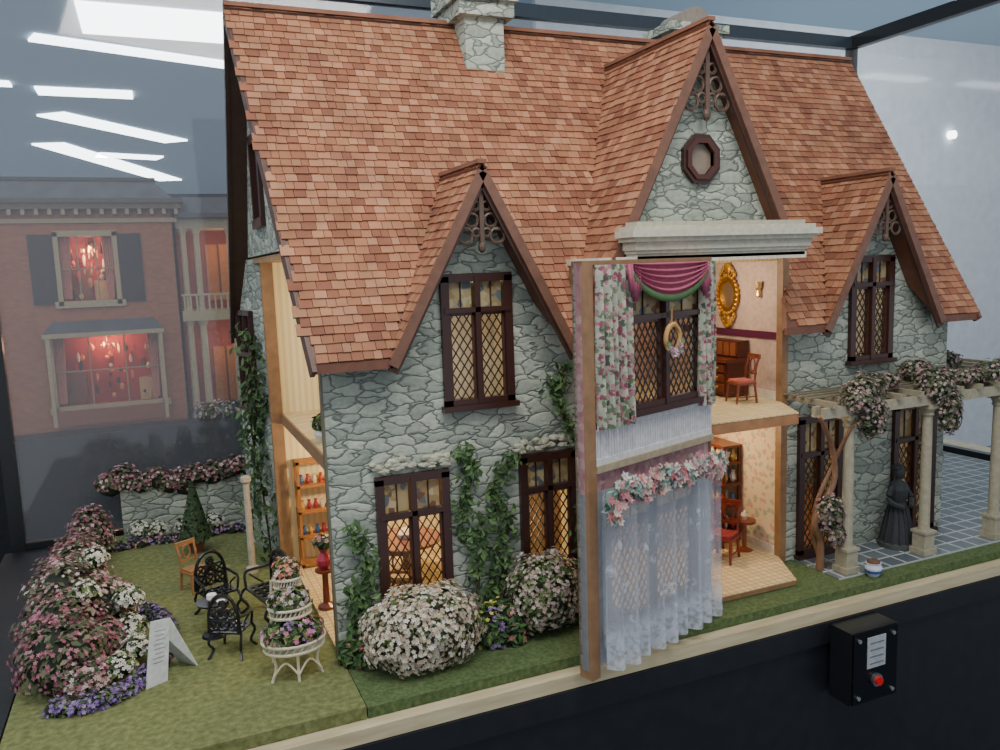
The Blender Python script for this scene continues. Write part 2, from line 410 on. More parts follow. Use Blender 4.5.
ginger('dormer_ornament_1', 2.83, 8.28, -.42, .88, 1.86); ginger('dormer_ornament_2', 12.4, 8.28, -.42, .88, 1.86); ginger('gable_ornament', 7.5, 10.9, -.55, 1.05, 2.0)

# ------------------------------------------------------------------ walls
def rect(x0, x1, z0, z1): return [(x0, z0), (x1, z0), (x1, z1), (x0, z1)]
W1 = (2.2, 3.47, 4.33, 6.64); W2 = (.84, 2.11, .55, 3.15); W3 = (3.62, 4.75, .75, 3.2); W4 = (11.85, 13.05, 4.4, 6.7); W5 = (10.42, 11.6, .1, 3.2)
mb = MB()
mb.slab([(0, 0), (4.9, 0), (4.9, 5.95), (4.115, 5.95), (2.83, 8.3), (1.545, 5.95), (0, 5.95)], [rect(*W1), rect(*W2), rect(*W3)],
        lambda u, v: (u, 0, v), (0, .14, 0), mat='stone')
mb.slab([(10.07, 0), (15.0, 0), (15.0, 5.95), (13.68, 5.95), (12.4, 8.3), (11.12, 5.95), (10.07, 5.95)], [rect(*W4), rect(*W5), rect(13.3, 14.6, .1, 3.2)],
        lambda u, v: (u, 0, v), (0, .14, 0), mat='stone')
octo = [(7.5+.36*cos(pi/8+k*pi/4), 8.72+.4*sin(pi/8+k*pi/4)) for k in range(8)]
mb.slab([(5.45, 7.0), (9.55, 7.0), (7.55, 11.0), (7.45, 11.0)], [octo], lambda u, v: (u, -.32, v), (0, .12, 0), mat='stone')
mb.box((14.86, .14, 0), (15.0, 7.2, 6.0), mat='stone')
mb.slab([(.3, 6), (6.9, 6), (3.6, 11.6)], [], lambda u, v: (14.9, u, v), (.1, 0, 0), mat='stone')
mb.box((-.1, 7.1, 0), (15, 7.24, 6.0), mat='stone')
mb.slab([(.85, 7.2), (6.4, 7.2), (3.6, 11.75)], [rect(2.9, 4.1, 7.85, 9.5)], lambda u, v: (-.36, u, v), (.14, 0, 0), mat='stone')
A0 = V((-.12, 5.1, 0)); A1 = V((-.66, 7.6, 0))
mb.slab([(0, 0), (1, 0), (1, 6.0), (.55, 7.15), (0, 7.15)], [[(.45, 3.6), (.85, 3.6), (.85, 5.9), (.45, 5.9)]], lambda u, v: tuple(A0.lerp(A1, u)+V((0, 0, v))), (.12, .03, 0), mat='stone')
mb.obj('stone_walls', house, fix=True)

mb = MB()
mb.beam(A0+V((-.02, -.08, 0)), A0+V((-.02, -.08, 7.15)), .16, .26, TAN, 'vc_wood', up=(1, 0, 0))
mb.box((-.035, -.005, 0), (.0, .15, 5.3), '#6f6a58', 'vc_wood')
mb.box((-.3, 1.0, 7.05), (15, 6.4, 7.17), '#b28c62', 'vc_wood')
mb.box((0, .14, 3.47), (4.9, 5.2, 3.64), '#d8c69a', 'vc_wood'); mb.box((-.04, .15, 3.42), (.0, 5.1, 3.66), TAN, 'vc_wood')
mb.box((10, .14, 3.47), (14.86, 5.2, 3.64), '#c09a6a', 'vc_wood')
bayp = [(5.67, -1.15), (9.32, -1.15), (10.0, .2), (10.0, 5.2), (4.9, 5.2), (4.9, .2)]
mb.slab(bayp, [], lambda u, v: (u, v, 3.62), (0, 0, -.2), '#a9774c', 'vc_wood'); mb.slab(bayp, [], lambda u, v: (u, v, 3.63), (0, 0, .02), '#e2d2a8', 'tile_beige')
mb.slab(bayp, [], lambda u, v: (u, v, .0), (0, 0, .09), TAN, 'vc_wood'); mb.slab(bayp, [], lambda u, v: (u, v, .1), (0, 0, .02), '#e2d2a8', 'tile_beige')
mb.slab([(5.5, -1.1), (9.5, -1.1), (10.0, .2), (10.0, 5.2), (4.9, 5.2), (4.9, .2)], [], lambda u, v: (u, v, 6.76), (0, 0, .12), '#e8dfc8', 'vc')
mb.box((0, .14, 0), (4.9, 5.2, .07), mat='tile_beige'); mb.box((10, .14, 0), (14.86, 5.2, .07), mat='wood_floor')
mb.box((9.9, -.02, 0), (10.07, .16, 6.75), TAN, 'vc_wood'); mb.box((4.84, .0, 0), (5.0, .16, 6.75), TAN, 'vc_wood')
mb.obj('house_floors', house, fix=True)
mb = MB()
mb.box((0, 5.12, .07), (4.9, 5.2, 7.05), mat='paper_cream'); mb.box((10, 5.12, .07), (14.86, 5.2, 7.05), mat='paper_cream')
mb.box((4.82, .14, .07), (4.88, 5.2, 6.0), mat='paper_cream_side'); mb.box((4.82, 1.1, 5.9), (4.88, 5.2, 7.05), mat='paper_cream_side')
mb.box((4.9, .2, .1), (4.96, 5.2, 6.7), mat='floral_pastel')
mb.box((9.94, .16, .1), (10.0, 5.2, 3.42), mat='floral_pastel'); mb.box((9.94, .16, 3.65), (10.0, 5.2, 6.7), '#ccb09e')
mb.box((9.9, .16, 5.0), (9.94, 4, 5.16), '#5c2440', 'vc_gloss'); mb.box((9.9, .16, 3.65), (9.94, 5, 3.85), '#ded2bc'); mb.box((9.9, .16, .12), (9.94, 5, .32), '#ded2bc')
mb.box((10.02, .16, .1), (10.08, 5.2, 5.9), mat='paper_cream_side')
mb.box((4.9, 5.12, .1), (10, 5.2, 3.45), '#b99a66'); mb.box((4.9, 5.12, 3.65), (10, 5.2, 6.7), '#c9a08c')
mb.obj('interior_walls', house)

# ------------------------------------------------------------------ bay cornice
mb = MB()
def ring(z0, z1, o, col='#cac7b4'):
    p = [(5.66-o, -1.0-o), (9.36+o, -1.0-o), (9.36+o, -.33), (9.2, -.33), (5.8, -.33), (5.66-o, -.72)]
    mb.slab(p, [], lambda u, v: (u, v, z0), (0, 0, z1-z0), col, 'vc')
ring(6.82, 6.93, .1); ring(6.93, 6.99, .14); ring(6.99, 7.14, .18); ring(7.14, 7.22, .26); ring(7.22, 7.34, .33); ring(7.34, 7.42, .24, '#c1bda8'); ring(7.42, 7.5, .1, '#b5b19c')
mb.obj('bay_cornice', house, fix=True)
mb = MB()
for rr, yy, cc in ((.5, -.42, MAH), (.42, -.46, '#4a2820')):
    O = [(7.5+rr*.92*cos(pi/8+k*pi/4), 8.72+rr*sin(pi/8+k*pi/4)) for k in range(8)]
    I = [(7.5+.31*.92*cos(pi/8+k*pi/4), 8.72+.32*sin(pi/8+k*pi/4)) for k in range(8)]
    mb.slab(O, [I], lambda u, v: (u, yy, v), (0, .12, 0), cc, 'vc_gloss')
mb.slab([(7.5+.34*cos(k*pi/4), 8.72+.36*sin(k*pi/4)) for k in range(8)], [], lambda u, v: (u, -.33, v), (0, .02, 0), '#857868', 'vc_gloss')
mb.obj('octagon_window', house, fix=True)

# ------------------------------------------------------------------ windows
def lattice(mb, x0, x1, z0, z1, st, y, col='#2f2620', t=.02):
    s = 1.55
    for g in (1, -1):
        for k in range(-40, 60):
            za = z0+k*st*s; dz = g*s*(x1-x0)
            ta = (z0-za)/dz; tb = (z1-za)/dz
            lo = max(0., min(ta, tb)); hi = min(1., max(ta, tb))
            if hi-lo < .01: continue
            mb.beam((x0+(x1-x0)*lo, y, za+dz*lo), (x0+(x1-x0)*hi, y, za+dz*hi), .02, t, col, 'vc_gloss', up=(0, -1, 0))
def casement(name, x0, x1, z0, z1, y, parent, xf=None, tr=.26, ext=.1, header=False):
    mb = MB(); mb.xf = xf; w = .1
    fr = lambda a, b, c, d, e=0, col=MAH: mb.box((a, y-ext-e, c), (b, y+.1, d), col, 'vc_gloss')
    fr(x0-.05, x0+w, z0, z1); fr(x1-w, x1+.05, z0, z1); fr(x0-.05, x1+.05, z1-w, z1+.05); fr(x0-.05, x1+.05, z0-.04, z0+w)
    fr(x0-.1, x1+.1, z0-.1, z0, .08); xm = (x0+x1)/2; fr(xm-.05, xm+.05, z0, z1, .02)
    zt = z1-(z1-z0)*tr; fr(x0, x1, zt-.045, zt+.045, .02)
    if header:
        for i in range(34):
            cx = x0-.08+(x1-x0+.16)*R.random(); cz = z1+.12+R.random()*.22
            mb.ell((cx, y-.04, cz), (R.uniform(.07, .13), .08, R.uniform(.04, .07)), vary('#b4b49e', .1), 'vc', 7, 5, .12)
    for a, b in ((x0+w, xm-.05), (xm+.05, x1-w)):
        mb.box((a, y-.03, z0+w), (a+.04, y+.03, zt-.045), '#4c3026', 'vc_gloss'); mb.box((b-.04, y-.03, z0+w), (b, y+.03, zt-.045), '#4c3026', 'vc_gloss')
        mb.box((a, y-.03, zt-.1), (b, y+.03, zt-.045), '#4c3026', 'vc_gloss')
        lattice(mb, a+.04, b-.04, z0+w, zt-.1, .155, y)
        mb.quad((a, y+.02, z0+w), (b, y+.02, z0+w), (b, y+.02, zt), (a, y+.02, zt), mat='pane_glass')
        mb.box((a+.03, y-.0, zt+.045), (b-.03, y+.02, z1-w), mat='stained_glass')
        m = (a+b)/2; mb.box((m-.012, y-.02, zt), (m+.012, y+.0, z1-w), MAH)
    return mb.obj(name, parent)
casement('window_1', *W1, 0, house); casement('window_2', *W2, 0, house, header=True); casement('window_3', *W3, 0, house, header=True)
casement('window_4', *W4, 0, house); casement('door_1', *W5, 0, house); casement('window_5', 13.3, 14.6, .1, 3.2, 0, house)
mb = MB(); a, b, c, d = 2.9, 4.1, 7.85, 9.5
mb.box((-.44, a-.08, c-.1), (-.26, a+.1, d+.1), MAH, 'vc_gloss'); mb.box((-.44, b-.1, c-.1), (-.26, b+.08, d+.1), MAH, 'vc_gloss')
mb.box((-.44, a, d-.1), (-.26, b, d+.1), MAH, 'vc_gloss'); mb.box((-.46, a-.1, c-.12), (-.26, b+.1, c+.06), MAH, 'vc_gloss')
mb.box((-.38, (a+b)/2-.05, c), (-.28, (a+b)/2+.05, d), MAH, 'vc_gloss'); mb.box((-.33, a, c), (-.3, b, d), '#2a2220', 'vc_gloss')
dA = A1-A0
for u, v in ((.45, .5), (.82, .87), (.64, .66)): mb.beam(A0+dA*(u+v)/2+V((-.04, 0, 3.55)), A0+dA*(u+v)/2+V((-.04, 0, 5.95)), .14, .12, MAH, 'vc_gloss', up=(1, 0, 0))
for z in (3.55, 4.9, 5.9): mb.beam(A0+dA*.44+V((-.04, 0, z)), A0+dA*.88+V((-.04, 0, z)), .14, .12, MAH, 'vc_gloss')
mb.obj('side_windows', house)

def curtain(name, x0, x1, z0, z1, y, col='#d8cdb0', mat='vc', parent=None, amp=.05, k=26, xf=None, flare=0):
    mb = MB(); mb.xf = xf; n = 150; vs = []; fs = []
    for j in range(9):
        for i in range(n+1):
            u = i/n; v = j/8; vs.append((x0+(x1-x0)*u, y+amp*(sin(u*k+.4*sin(v*3))+.4*sin(u*k*.37+1))*(.5+.5*(1-v)), z0+(z1-z0)*v-flare*(1-v)*abs(sin(u*k*.5))))
    for j in range(8):
        for i in range(n): a = j*(n+1)+i; fs.append((a, a+1, a+n+2, a+n+1))
    mb.add(vs, fs, col, mat); return mb.obj(name, parent, True)
curtain('dormer_curtain_1', 2.25, 3.45, 4.4, 6.5, .3, mat='vc_leaf', parent=house); curtain('dormer_curtain_2', 11.9, 13.0, 4.5, 6.6, .3, mat='vc_leaf', parent=house)
curtain('window_curtain', 3.65, 4.72, .9, 3.1, .5, '#c8a878', 'vc_leaf', parent=house)

# ------------------------------------------------------------------ chimneys
mb = MB()
mb.box((3.98, 2.9, 10.2), (4.86, 3.9, 12.5), '#a8ad98', 'stone'); mb.box((3.8, 2.72, 12.0), (5.04, 4.1, 12.3), '#a8ad98', 'stone'); mb.box((3.7, 2.6, 12.3), (5.1, 4.2, 12.8), '#a8ad98', 'stone')
mb.obj('chimney_1', house)
mb = MB()
mb.box((9.95, 3.9, 11.2), (11.4, 5.0, 12.6), '#a8ad98', 'stone'); mb.box((9.8, 3.8, 12.45), (11.55, 5.1, 12.65), '#9a9f8c', 'stone')
P = [(10.6-.45*cos(pi*i/10), 12.65+.42*sin(pi*i/10)) for i in range(11)]
mb.slab(P, [], lambda u, v: (u, 3.9, v), (0, 1.0, 0), '#8d8478', 'vc'); mb.obj('chimney_2', house)

# ------------------------------------------------------------------ swung open bay front panel
PA = V((3.69, -2.37, 0)); PB = V((7.08, -1.21, 0)); L = (PB-PA).length; e = (PB-PA).normalized(); nrm = V((-e.y, e.x, 0))
PM = Matrix(((e.x, nrm.x, 0, PA.x), (e.y, nrm.y, 0, PA.y), (0, 0, 1, 0), (0, 0, 0, 1)))
panel = empty('bay_front_panel')
mb = MB(); mb.xf = PM
mb.slab(rect(0, L, 0, 3.05), [rect(.5, L-.4, .5, 3.0)], lambda u, v: (u, 0, v), (0, .14, 0), '#989ea4', 'vc')
mb.box((0, 0, 3.05), (L, .14, 3.5), mat='floral_pink')
mb.slab(rect(0, L, 3.5, 6.8), [rect(.98, 3.22, 4.25, 6.4)], lambda u, v: (u, 0, v), (0, .14, 0), '#d8cfc4', 'floral_pink')
mb.box((0, .14, 0), (.5, .2, 6.8), mat='stone'); mb.box((L-.35, .14, 0), (L, .2, 6.8), mat='stone')
mb.box((0, -.08, -.15), (.2, .2, 6.83), TAN, 'vc_wood'); mb.box((L-.06, -.02, 0), (L, .16, 6.8), TAN, 'vc_wood'); mb.box((0, -.03, 6.76), (L, .2, 6.83), TAN, 'vc_wood')
mb.box((.2, -.03, 3.42), (L-.05, 0, 4.12), '#c4c5c8')
for i in range(48): mb.box((.22+i*.07, -.036, 3.6), (.275+i*.07, -.028, 4.08), '#cfcfd1')
mb.box((.2, -.07, 4.08), (L-.05, 0, 4.16), '#d0d0d0'); mb.box((.2, -.1, 3.38), (L-.05, 0, 3.5), '#a89a80')
mb.box((.2, -.06, 3.5), (L-.05, 0, 3.6), '#d2d2d2')
mb.obj('panel_board', panel, fix=True)
casement('panel_window', .95, 3.3, 4.28, 6.4, .02, panel, xf=PM, ext=.1)
casement('panel_window_lower', .52, L-.42, .5, 3.0, .06, panel, xf=PM, ext=.04)
curtain('floral_drape_1', .2, 1.05, 4.1, 6.76, -.14, mat='floral_drape', parent=panel, amp=.08, k=30, xf=PM)
curtain('floral_drape_2', 3.05, L-.04, 4.1, 6.76, -.14, mat='floral_drape', parent=panel, amp=.07, k=22, xf=PM)
curtain('lace_curtain', .1, L-.24, .12, 3.1, -.38, '#d4d8de', 'lace', panel, .1, 56, PM, .08)
curtain('lace_curtain_inner', .22, L-.2, .35, 3.1, -.18, '#d4d8de', 'lace', panel, .06, 41, PM)
mb = MB(); mb.xf = PM
n = 30; m = 22; vs = []; fs = []
for j in range(m+1):
    for i in range(n+1):
        u = i/n; v = j/m
        vs.append((1.0+2.1*u, -.24-.05*sin(v*5*2*pi), 6.76-v*(.14+.42*(4*u*(1-u))**.8)))
for j in range(m):
    for i in range(n): a = j*(n+1)+i; fs.append((a, a+1, a+n+2, a+n+1))
mb.add(vs, fs, '#b0566e', 'vc')
for i in range(60):
    u = i/59; z = 6.76-(.14+.42*(4*u*(1-u))**.8); mb.ell((1.0+2.1*u, -.26, z-.05), (.022, .022, .07), '#4a6a40', 'vc', 5, 4)
for cx in (1.05, 3.05):
    for k in range(5): mb.tube([(cx-.12+.06*k, -.22, 6.76), (cx-.1+.05*k, -.25, 6.3-.08*(2-abs(k-2)))], [.03, .05], '#a05068')
mb.obj('swag_valance', panel, True)
mb = MB(); mb.xf = PM
for i in range(1100):
    u = R.random(); z = 3.06+.09*sin(u*3.3*pi)**2+R.uniform(-.2, .17)-(.22 if u < .06 else 0); p = (.04+u*(L-.34), -.48+R.uniform(-.09, .1), z)
    if R.random() < .5: mb.leaf(p, (R.uniform(-1, 1), -1, R.uniform(-1, 1)), .085, vary(R.choice(['#7fa398', '#5d8a72', '#a8c0b0', '#8fb0a8']), .15))
    else: mb.flower(p, (R.uniform(-.6, .6), -1, R.uniform(-.3, .8)), R.uniform(.06, .11), vary(R.choice(['#dca8a4', '#d08890', '#ddcdc0', '#c47882', '#d4d4ce']), .1), 6, '#d6c090')
mb.box((.12, -.42, 2.98), (L-.3, -.34, 3.14), '#8aa79a')
mb.obj('flower_garland', panel)
mb = MB(); mb.xf = PM
pts = [(2.1+.2*cos(a*pi/12), -.22, 5.45+.24*sin(a*pi/12)) for a in range(25)]
mb.tube(pts, .045, '#c49a5c'); mb.tube([(2.1, -.2, 5.68), (2.1, -.2, 6.0)], .015, '#b98a4c')
for i in range(60):
    a = pi*1.5+R.uniform(-1.2, 1.2); mb.flower((2.1+.21*cos(a)+R.uniform(-.05, .05), -.28, 5.45+.25*sin(a)+R.uniform(-.05, .05)), (R.uniform(-.4, .4), -1, .2), .055, vary(R.choice(['#d8a0a8', '#e8d8d0', '#8a6a90', '#6d8a58']), .1))
mb.obj('wreath', panel)

# ------------------------------------------------------------------ foliage around house
def vine(mb, path, nl, spread, ls=.09, cols=LEAF, nrm=(0, -1, 0), stem='#4a3828', fl=0, fcols=()):
    P = smoothpath(path, 8); mb.tube(P, .025, stem)
    for i in range(nl):
        p = R.choice(P)+V((R.gauss(0, spread), R.uniform(-.14, -.02), R.gauss(0, spread)))
        if p.z < .03: continue
        mb.leaf(p, V(nrm)+V((R.uniform(-.7, .7), R.uniform(-.5, .5), R.uniform(-.3, .8))), ls*R.uniform(.6, 1.3), vary(R.choice(cols), .25))
IV = ['#3d5a34', '#50703f', '#324a28', '#5f7d48']
mb = MB()
vine(mb, [(2.5, -.1, 0), (2.65, -.08, 1.2), (2.35, -.06, 2.2), (2.6, -.06, 3.0), (2.4, -.06, 3.4)], 240, .1, .085, IV)
vine(mb, [(3.1, -.1, 0), (2.9, -.08, 1.0), (3.3, -.06, 1.9), (2.95, -.06, 2.6), (3.35, -.06, 3.2)], 240, .1, .085, IV)
vine(mb, [(2.7, -.1, .3), (3.2, -.08, 1.3), (2.6, -.06, 1.8), (3.1, -.06, 2.3)], 170, .12, .085, IV)
mb.obj('climbing_ivy')
mb = MB()
vine(mb, [(.35, -.12, 0), (.3, -.1, .9), (.55, -.08, 1.6), (.35, -.06, 2.3)], 260, .1, .08, IV); vine(mb, [(.1, -.2, 0), (.6, -.2, .5), (.25, -.1, 1.2)], 240, .12, .08, IV)
mb.obj('climbing_ivy')
mb = MB()
vine(mb, [(4.85, -.1, 0), (4.75, -.1, 1.5), (4.9, -.1, 3.0), (4.4, -.06, 4.2), (4.6, -.06, 4.9)], 240, .09, .08, IV); vine(mb, [(4.8, -.1, 3.4), (4.2, -.06, 4.6)], 60, .08, .08, IV)
mb.obj('climbing_ivy')
mb = MB()
vine(mb, [(-.4, 5.6, 0), (-.5, 5.7, 1.8), (-.6, 6.1, 3.2), (-.5, 5.7, 4.6), (-.6, 6.2, 5.4)], 330, .17, .11, IV, (-1, -.5, 0))
vine(mb, [(-.6, 6.8, 1), (-.55, 6.2, 2.8), (-.45, 5.6, 4)], 160, .16, .11, IV, (-1, -.5, 0))
mb.obj('climbing_ivy')

def hydr(name, c, rad, nf, cols, leafn=500, fr=.055, lc=LEAF, core='#4a4c3a'):
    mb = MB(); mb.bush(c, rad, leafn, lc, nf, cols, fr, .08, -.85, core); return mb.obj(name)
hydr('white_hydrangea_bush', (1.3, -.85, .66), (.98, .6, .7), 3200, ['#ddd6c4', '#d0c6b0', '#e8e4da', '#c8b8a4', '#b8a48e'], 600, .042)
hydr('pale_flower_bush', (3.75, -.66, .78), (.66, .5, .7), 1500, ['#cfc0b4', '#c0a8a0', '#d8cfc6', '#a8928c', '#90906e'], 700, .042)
mb = MB()
for i in range(10): mb.bush((2.35+i*.1, -.6+R.uniform(-.2, .2), .15), (.22, .22, R.uniform(.3, .65)), 90, IV, 30, R.choice([['#c04a6a', '#d88aa0'], ['#d8c848', '#e0d878'], ['#7a5a9c', '#9a80b8']]), .045)
mb.obj('cottage_flower_bed')
mb = MB()
for x, y in ((.3, -.3), (.4, -.45), (.15, -.2), (4.5, -.5)): mb.bush((x, y, .1), (.2, .2, .3), 110, IV, 6, ['#c04a6a'], .04)
mb.obj('low_fern_plants')

# ------------------------------------------------------------------ left garden
GP = ['#9c5a6c', '#b98694', '#864a5e', '#c8a2a2', '#d6c0bc', '#a8647a']
mb = MB()
mb.box((-3.7, 9.2, 0), (-.6, 9.45, 1.35), mat='stone')
mb.obj('garden_stone_fence')
mb = MB()
for i in range(10):
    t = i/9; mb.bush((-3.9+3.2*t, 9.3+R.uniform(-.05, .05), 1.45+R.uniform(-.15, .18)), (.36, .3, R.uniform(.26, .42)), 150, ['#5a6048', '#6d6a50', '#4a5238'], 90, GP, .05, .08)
mb.obj('fence_top_flowers')
mb = MB()
spots = [(-4.6, 7.4, .5, .7), (-4.6, 6.5, .55, .75), (-4.55, 5.5, .6, 1.0), (-4.5, 4.4, .7, 1.0), (-4.5, 3.3, .7, 1.25), (-4.5, 2.2, .75, 1.0), (-4.4, 1.25, .7, .95), (-3.95, 3.0, .55, .95), (-3.85, 2.0, .5, .6), (-3.75, 4.0, .45, .6), (-4.1, .9, .42, .45), (-4.4, 8.3, .5, 1.0)]
for x, y, r, h in spots:
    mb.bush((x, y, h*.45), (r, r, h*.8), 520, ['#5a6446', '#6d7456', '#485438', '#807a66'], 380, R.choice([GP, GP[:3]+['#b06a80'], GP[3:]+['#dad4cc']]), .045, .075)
mb.obj('pink_flower_hedge')
mb = MB()
for x, y, h in ((-3.4, 2.6, .85), (-3.35, 2.0, .5), (-3.3, 1.5, .3), (-2.9, 8.75, .3), (-3.3, 8.8, .35), (-1.5, 8.75, .3), (-2.2, 8.75, .3), (-3.55, 1.0, .25), (-4.0, 3.9, 1.3), (-4.1, 2.5, 1.1)):
    mb.bush((x, y, h), (.25, .25, .22), 60, LEAF, 120, ['#e4e0d6', '#eeece4', '#d0ccbe'], .045)
mb.obj('white_flower_clusters')
mb = MB()
for i in range(46):
    a = -1.9+i/45*3.2; x = -4.05+1.3*cos(a); y = 2.3+2.1*sin(a)
    mb.bush((x, y, .06), (.18, .18, .18), 30, LEAF, 38, ['#7a5a9e', '#8e74b0', '#5c4480', '#a48cbc'], .04, .055)
for i in range(22):
    mb.bush((-3.9+i*.15, 8.5+R.uniform(-.1, .1), .06), (.17, .17, .16), 26, LEAF, 22, ['#7a5a98', '#9478b0', '#b090c0', '#c88a9a'], .04, .06)
mb.obj('purple_border_flowers')
mb = MB(); mb.lathe((-2.0, 7.3, 0), [(.14, 0), (.22, .3), (.24, .34), (.0, .34)], 12, '#8a5a42')
for i in range(700):
    h = R.random()**1.2; r = .36*(1-h)+.03; a = R.uniform(0, 2*pi); mb.leaf((-2.0+r*cos(a), 7.3+r*sin(a), .36+h*1.4), (cos(a), sin(a), .3), .07, vary(R.choice(['#34482a', '#425a36']), .2))
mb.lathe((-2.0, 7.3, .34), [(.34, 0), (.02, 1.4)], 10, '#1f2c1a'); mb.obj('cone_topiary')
mb = MB(); mb.lathe((-.9, 5.2, 0), [(.14, 0), (.14, .12), (.08, .16), (.07, 2.1), (.12, 2.15), (.12, 2.25), (.0, 2.3)], 12, '#b8ae9c'); mb.obj('white_garden_post')
def woodchair(name, x, y, rot, col='#a8683a', s=1., z=0, seat=None):
    mb = MB(); mb.xf = Matrix.Translation((x, y, z)) @ Matrix.Rotation(rot, 4, 'Z') @ Matrix.Scale(s, 4)
    sc = seat or col
    for a, b in ((-.22, -.2), (.22, -.2)): mb.tube([(a, b, .45), (a*1.02, b-.02, .2), (a*1.08, b-.05, 0)], [.035, .03, .022], col, 'vc_gloss')
    for a in (-.2, .2): mb.tube([(a*1.05, .26, 0), (a, .2, .45), (a, .24, .8), (a*1.05, .32, 1.05)], .028, col, 'vc_gloss')
    mb.box((-.25, -.24, .42), (.25, .22, .47), col, 'vc_gloss'); mb.box((-.22, -.21, .47), (.22, .19, .52), sc)
    mb.beam((-.24, .31, 1.03), (.24, .31, 1.03), .05, .1, col, 'vc_gloss'); mb.beam((-.2, .25, .65), (.2, .25, .65), .03, .05, col, 'vc_gloss')
    P = [(.09*cos(a*pi/8), .28, .84+.15*sin(a*pi/8)) for a in range(17)]; mb.tube(P, .018, col, 'vc_gloss')
    for g in (-1, 1): mb.tube([(g*.2, -.2, .14), (g*.2, .22, .14)], .015, col, 'vc_gloss')
    return mb.obj(name)
woodchair('wooden_garden_chair', -2.15, 4.7, radians(30), '#9a7048', .98)
def ironchair(name, x, y, rot, w=.34, s=1.15):
    mb = MB(); mb.xf = Matrix.Translation((x, y, 0)) @ Matrix.Rotation(rot, 4, 'Z') @ Matrix.Scale(s, 4); c = '#14161a'; m = 'vc_gloss'
    for a in (-w, w):
        mb.tube(smoothpath([(a, -.26, .48), (a*1.05, -.34, .32), (a*.9, -.24, .15), (a*1.1, -.34, 0)]), .028, c, m)
        mb.tube(smoothpath([(a, .22, .48), (a*1.05, .3, .3), (a*.9, .22, .15), (a*1.1, .34, 0)]), .028, c, m)
        mb.tube(smoothpath([(a, -.24, .5), (a*1.15, -.2, .74), (a*1.12, .05, .78), (a, .26, .82)]), .026, c, m)
        mb.tube(smoothpath([(a*1.05, -.15, .72), (a*.9, -.02, .6), (a*1.05, .1, .5)]), .018, c, m)
    mb.slab([(-w, -.26), (w, -.26), (w*.95, .24), (-w*.95, .24)], [[(-w*.8+i*w*.32+0, -.2+j*.14), (-w*.8+i*w*.32+w*.2, -.2+j*.14), (-w*.8+i*w*.32+w*.2, -.12+j*.14), (-w*.8+i*w*.32, -.12+j*.14)] for i in range(5) for j in range(3)],
            lambda u, v: (u, v, .47), (0, 0, .03), c, m)
    mb.tube([(w*cos(k*pi/10), .26, .5+(.75 if w < .5 else .7)*max(0, sin(k*pi/10))**.6) for k in range(11)], .035, c, m)
    nn = 3 if w < .5 else 7
    for i in range(nn):
        cx = -w*.6+1.2*w*i/(nn-1)
        for zz, rr in ((.66, .1), (.88, .1), (1.06, .07)):
            if abs(cx) > w*.5 and zz > 1: continue
            mb.tube([(cx+rr*cos(k*pi/6), .26, zz+rr*sin(k*pi/6)) for k in range(13)], .026, c, m, 5)
            mb.tube([(cx-rr, .26, zz-rr), (cx+rr, .26, zz+rr)], .02, c, m, 4); mb.tube([(cx+rr, .26, zz-rr), (cx-rr, .26, zz+rr)], .02, c, m, 4)
    for g in (-1, 1): mb.tube([(g*w*.9, .26, .5), (0, .26, .95)], .022, c, m, 5)
    return mb.obj(name)
ironchair('iron_garden_chair', -1.8, 3.1, radians(20), .32, 1.0); ironchair('iron_garden_chair', -1.7, 1.2, radians(150), .3, .95); ironchair('iron_garden_bench', -.85, 2.35, radians(-75), .55, 1.1)
mb = MB(); c = '#14161a'
mb.lathe((-1.95, 2.1, 0), [(.24, .0), (.22, .04), (.05, .1), (.04, .6), (.28, .64), (.3, .68), (.0, .68)], 18, c, 'vc_gloss')
mb.lathe((-1.95, 2.1, .68), [(.05, 0), (.1, .06), (.09, .14), (.0, .15)], 12, '#e8e6e0', 'vc_gloss'); mb.lathe((-1.8, 2.0, .68), [(.07, 0), (.08, .02), (.0, .02)], 12, '#e8e6e0', 'vc_gloss')
mb.obj('iron_garden_table')
mb = MB()
def card(p, q, r, s_):
    n = (q-p).cross(r-p).normalized()*.012; vs = [p, q, r, s_]
    mb.add([v-n for v in vs]+[v+n for v in vs], [(0, 1, 2, 3), (7, 6, 5, 4), (0, 4, 5, 1), (1, 5, 6, 2), (2, 6, 7, 3), (3, 7, 4, 0)], '#cdd2ce')
f0 = V((-3.2, .42, 0)); f1 = V((-2.92, -.02, 0)); f2 = V((-2.72, .4, 1.02)); f3 = V((-2.98, .78, 1.04))
f0 = V((-3.16, .5, 0)); f1 = V((-2.96, 1.05, 0))
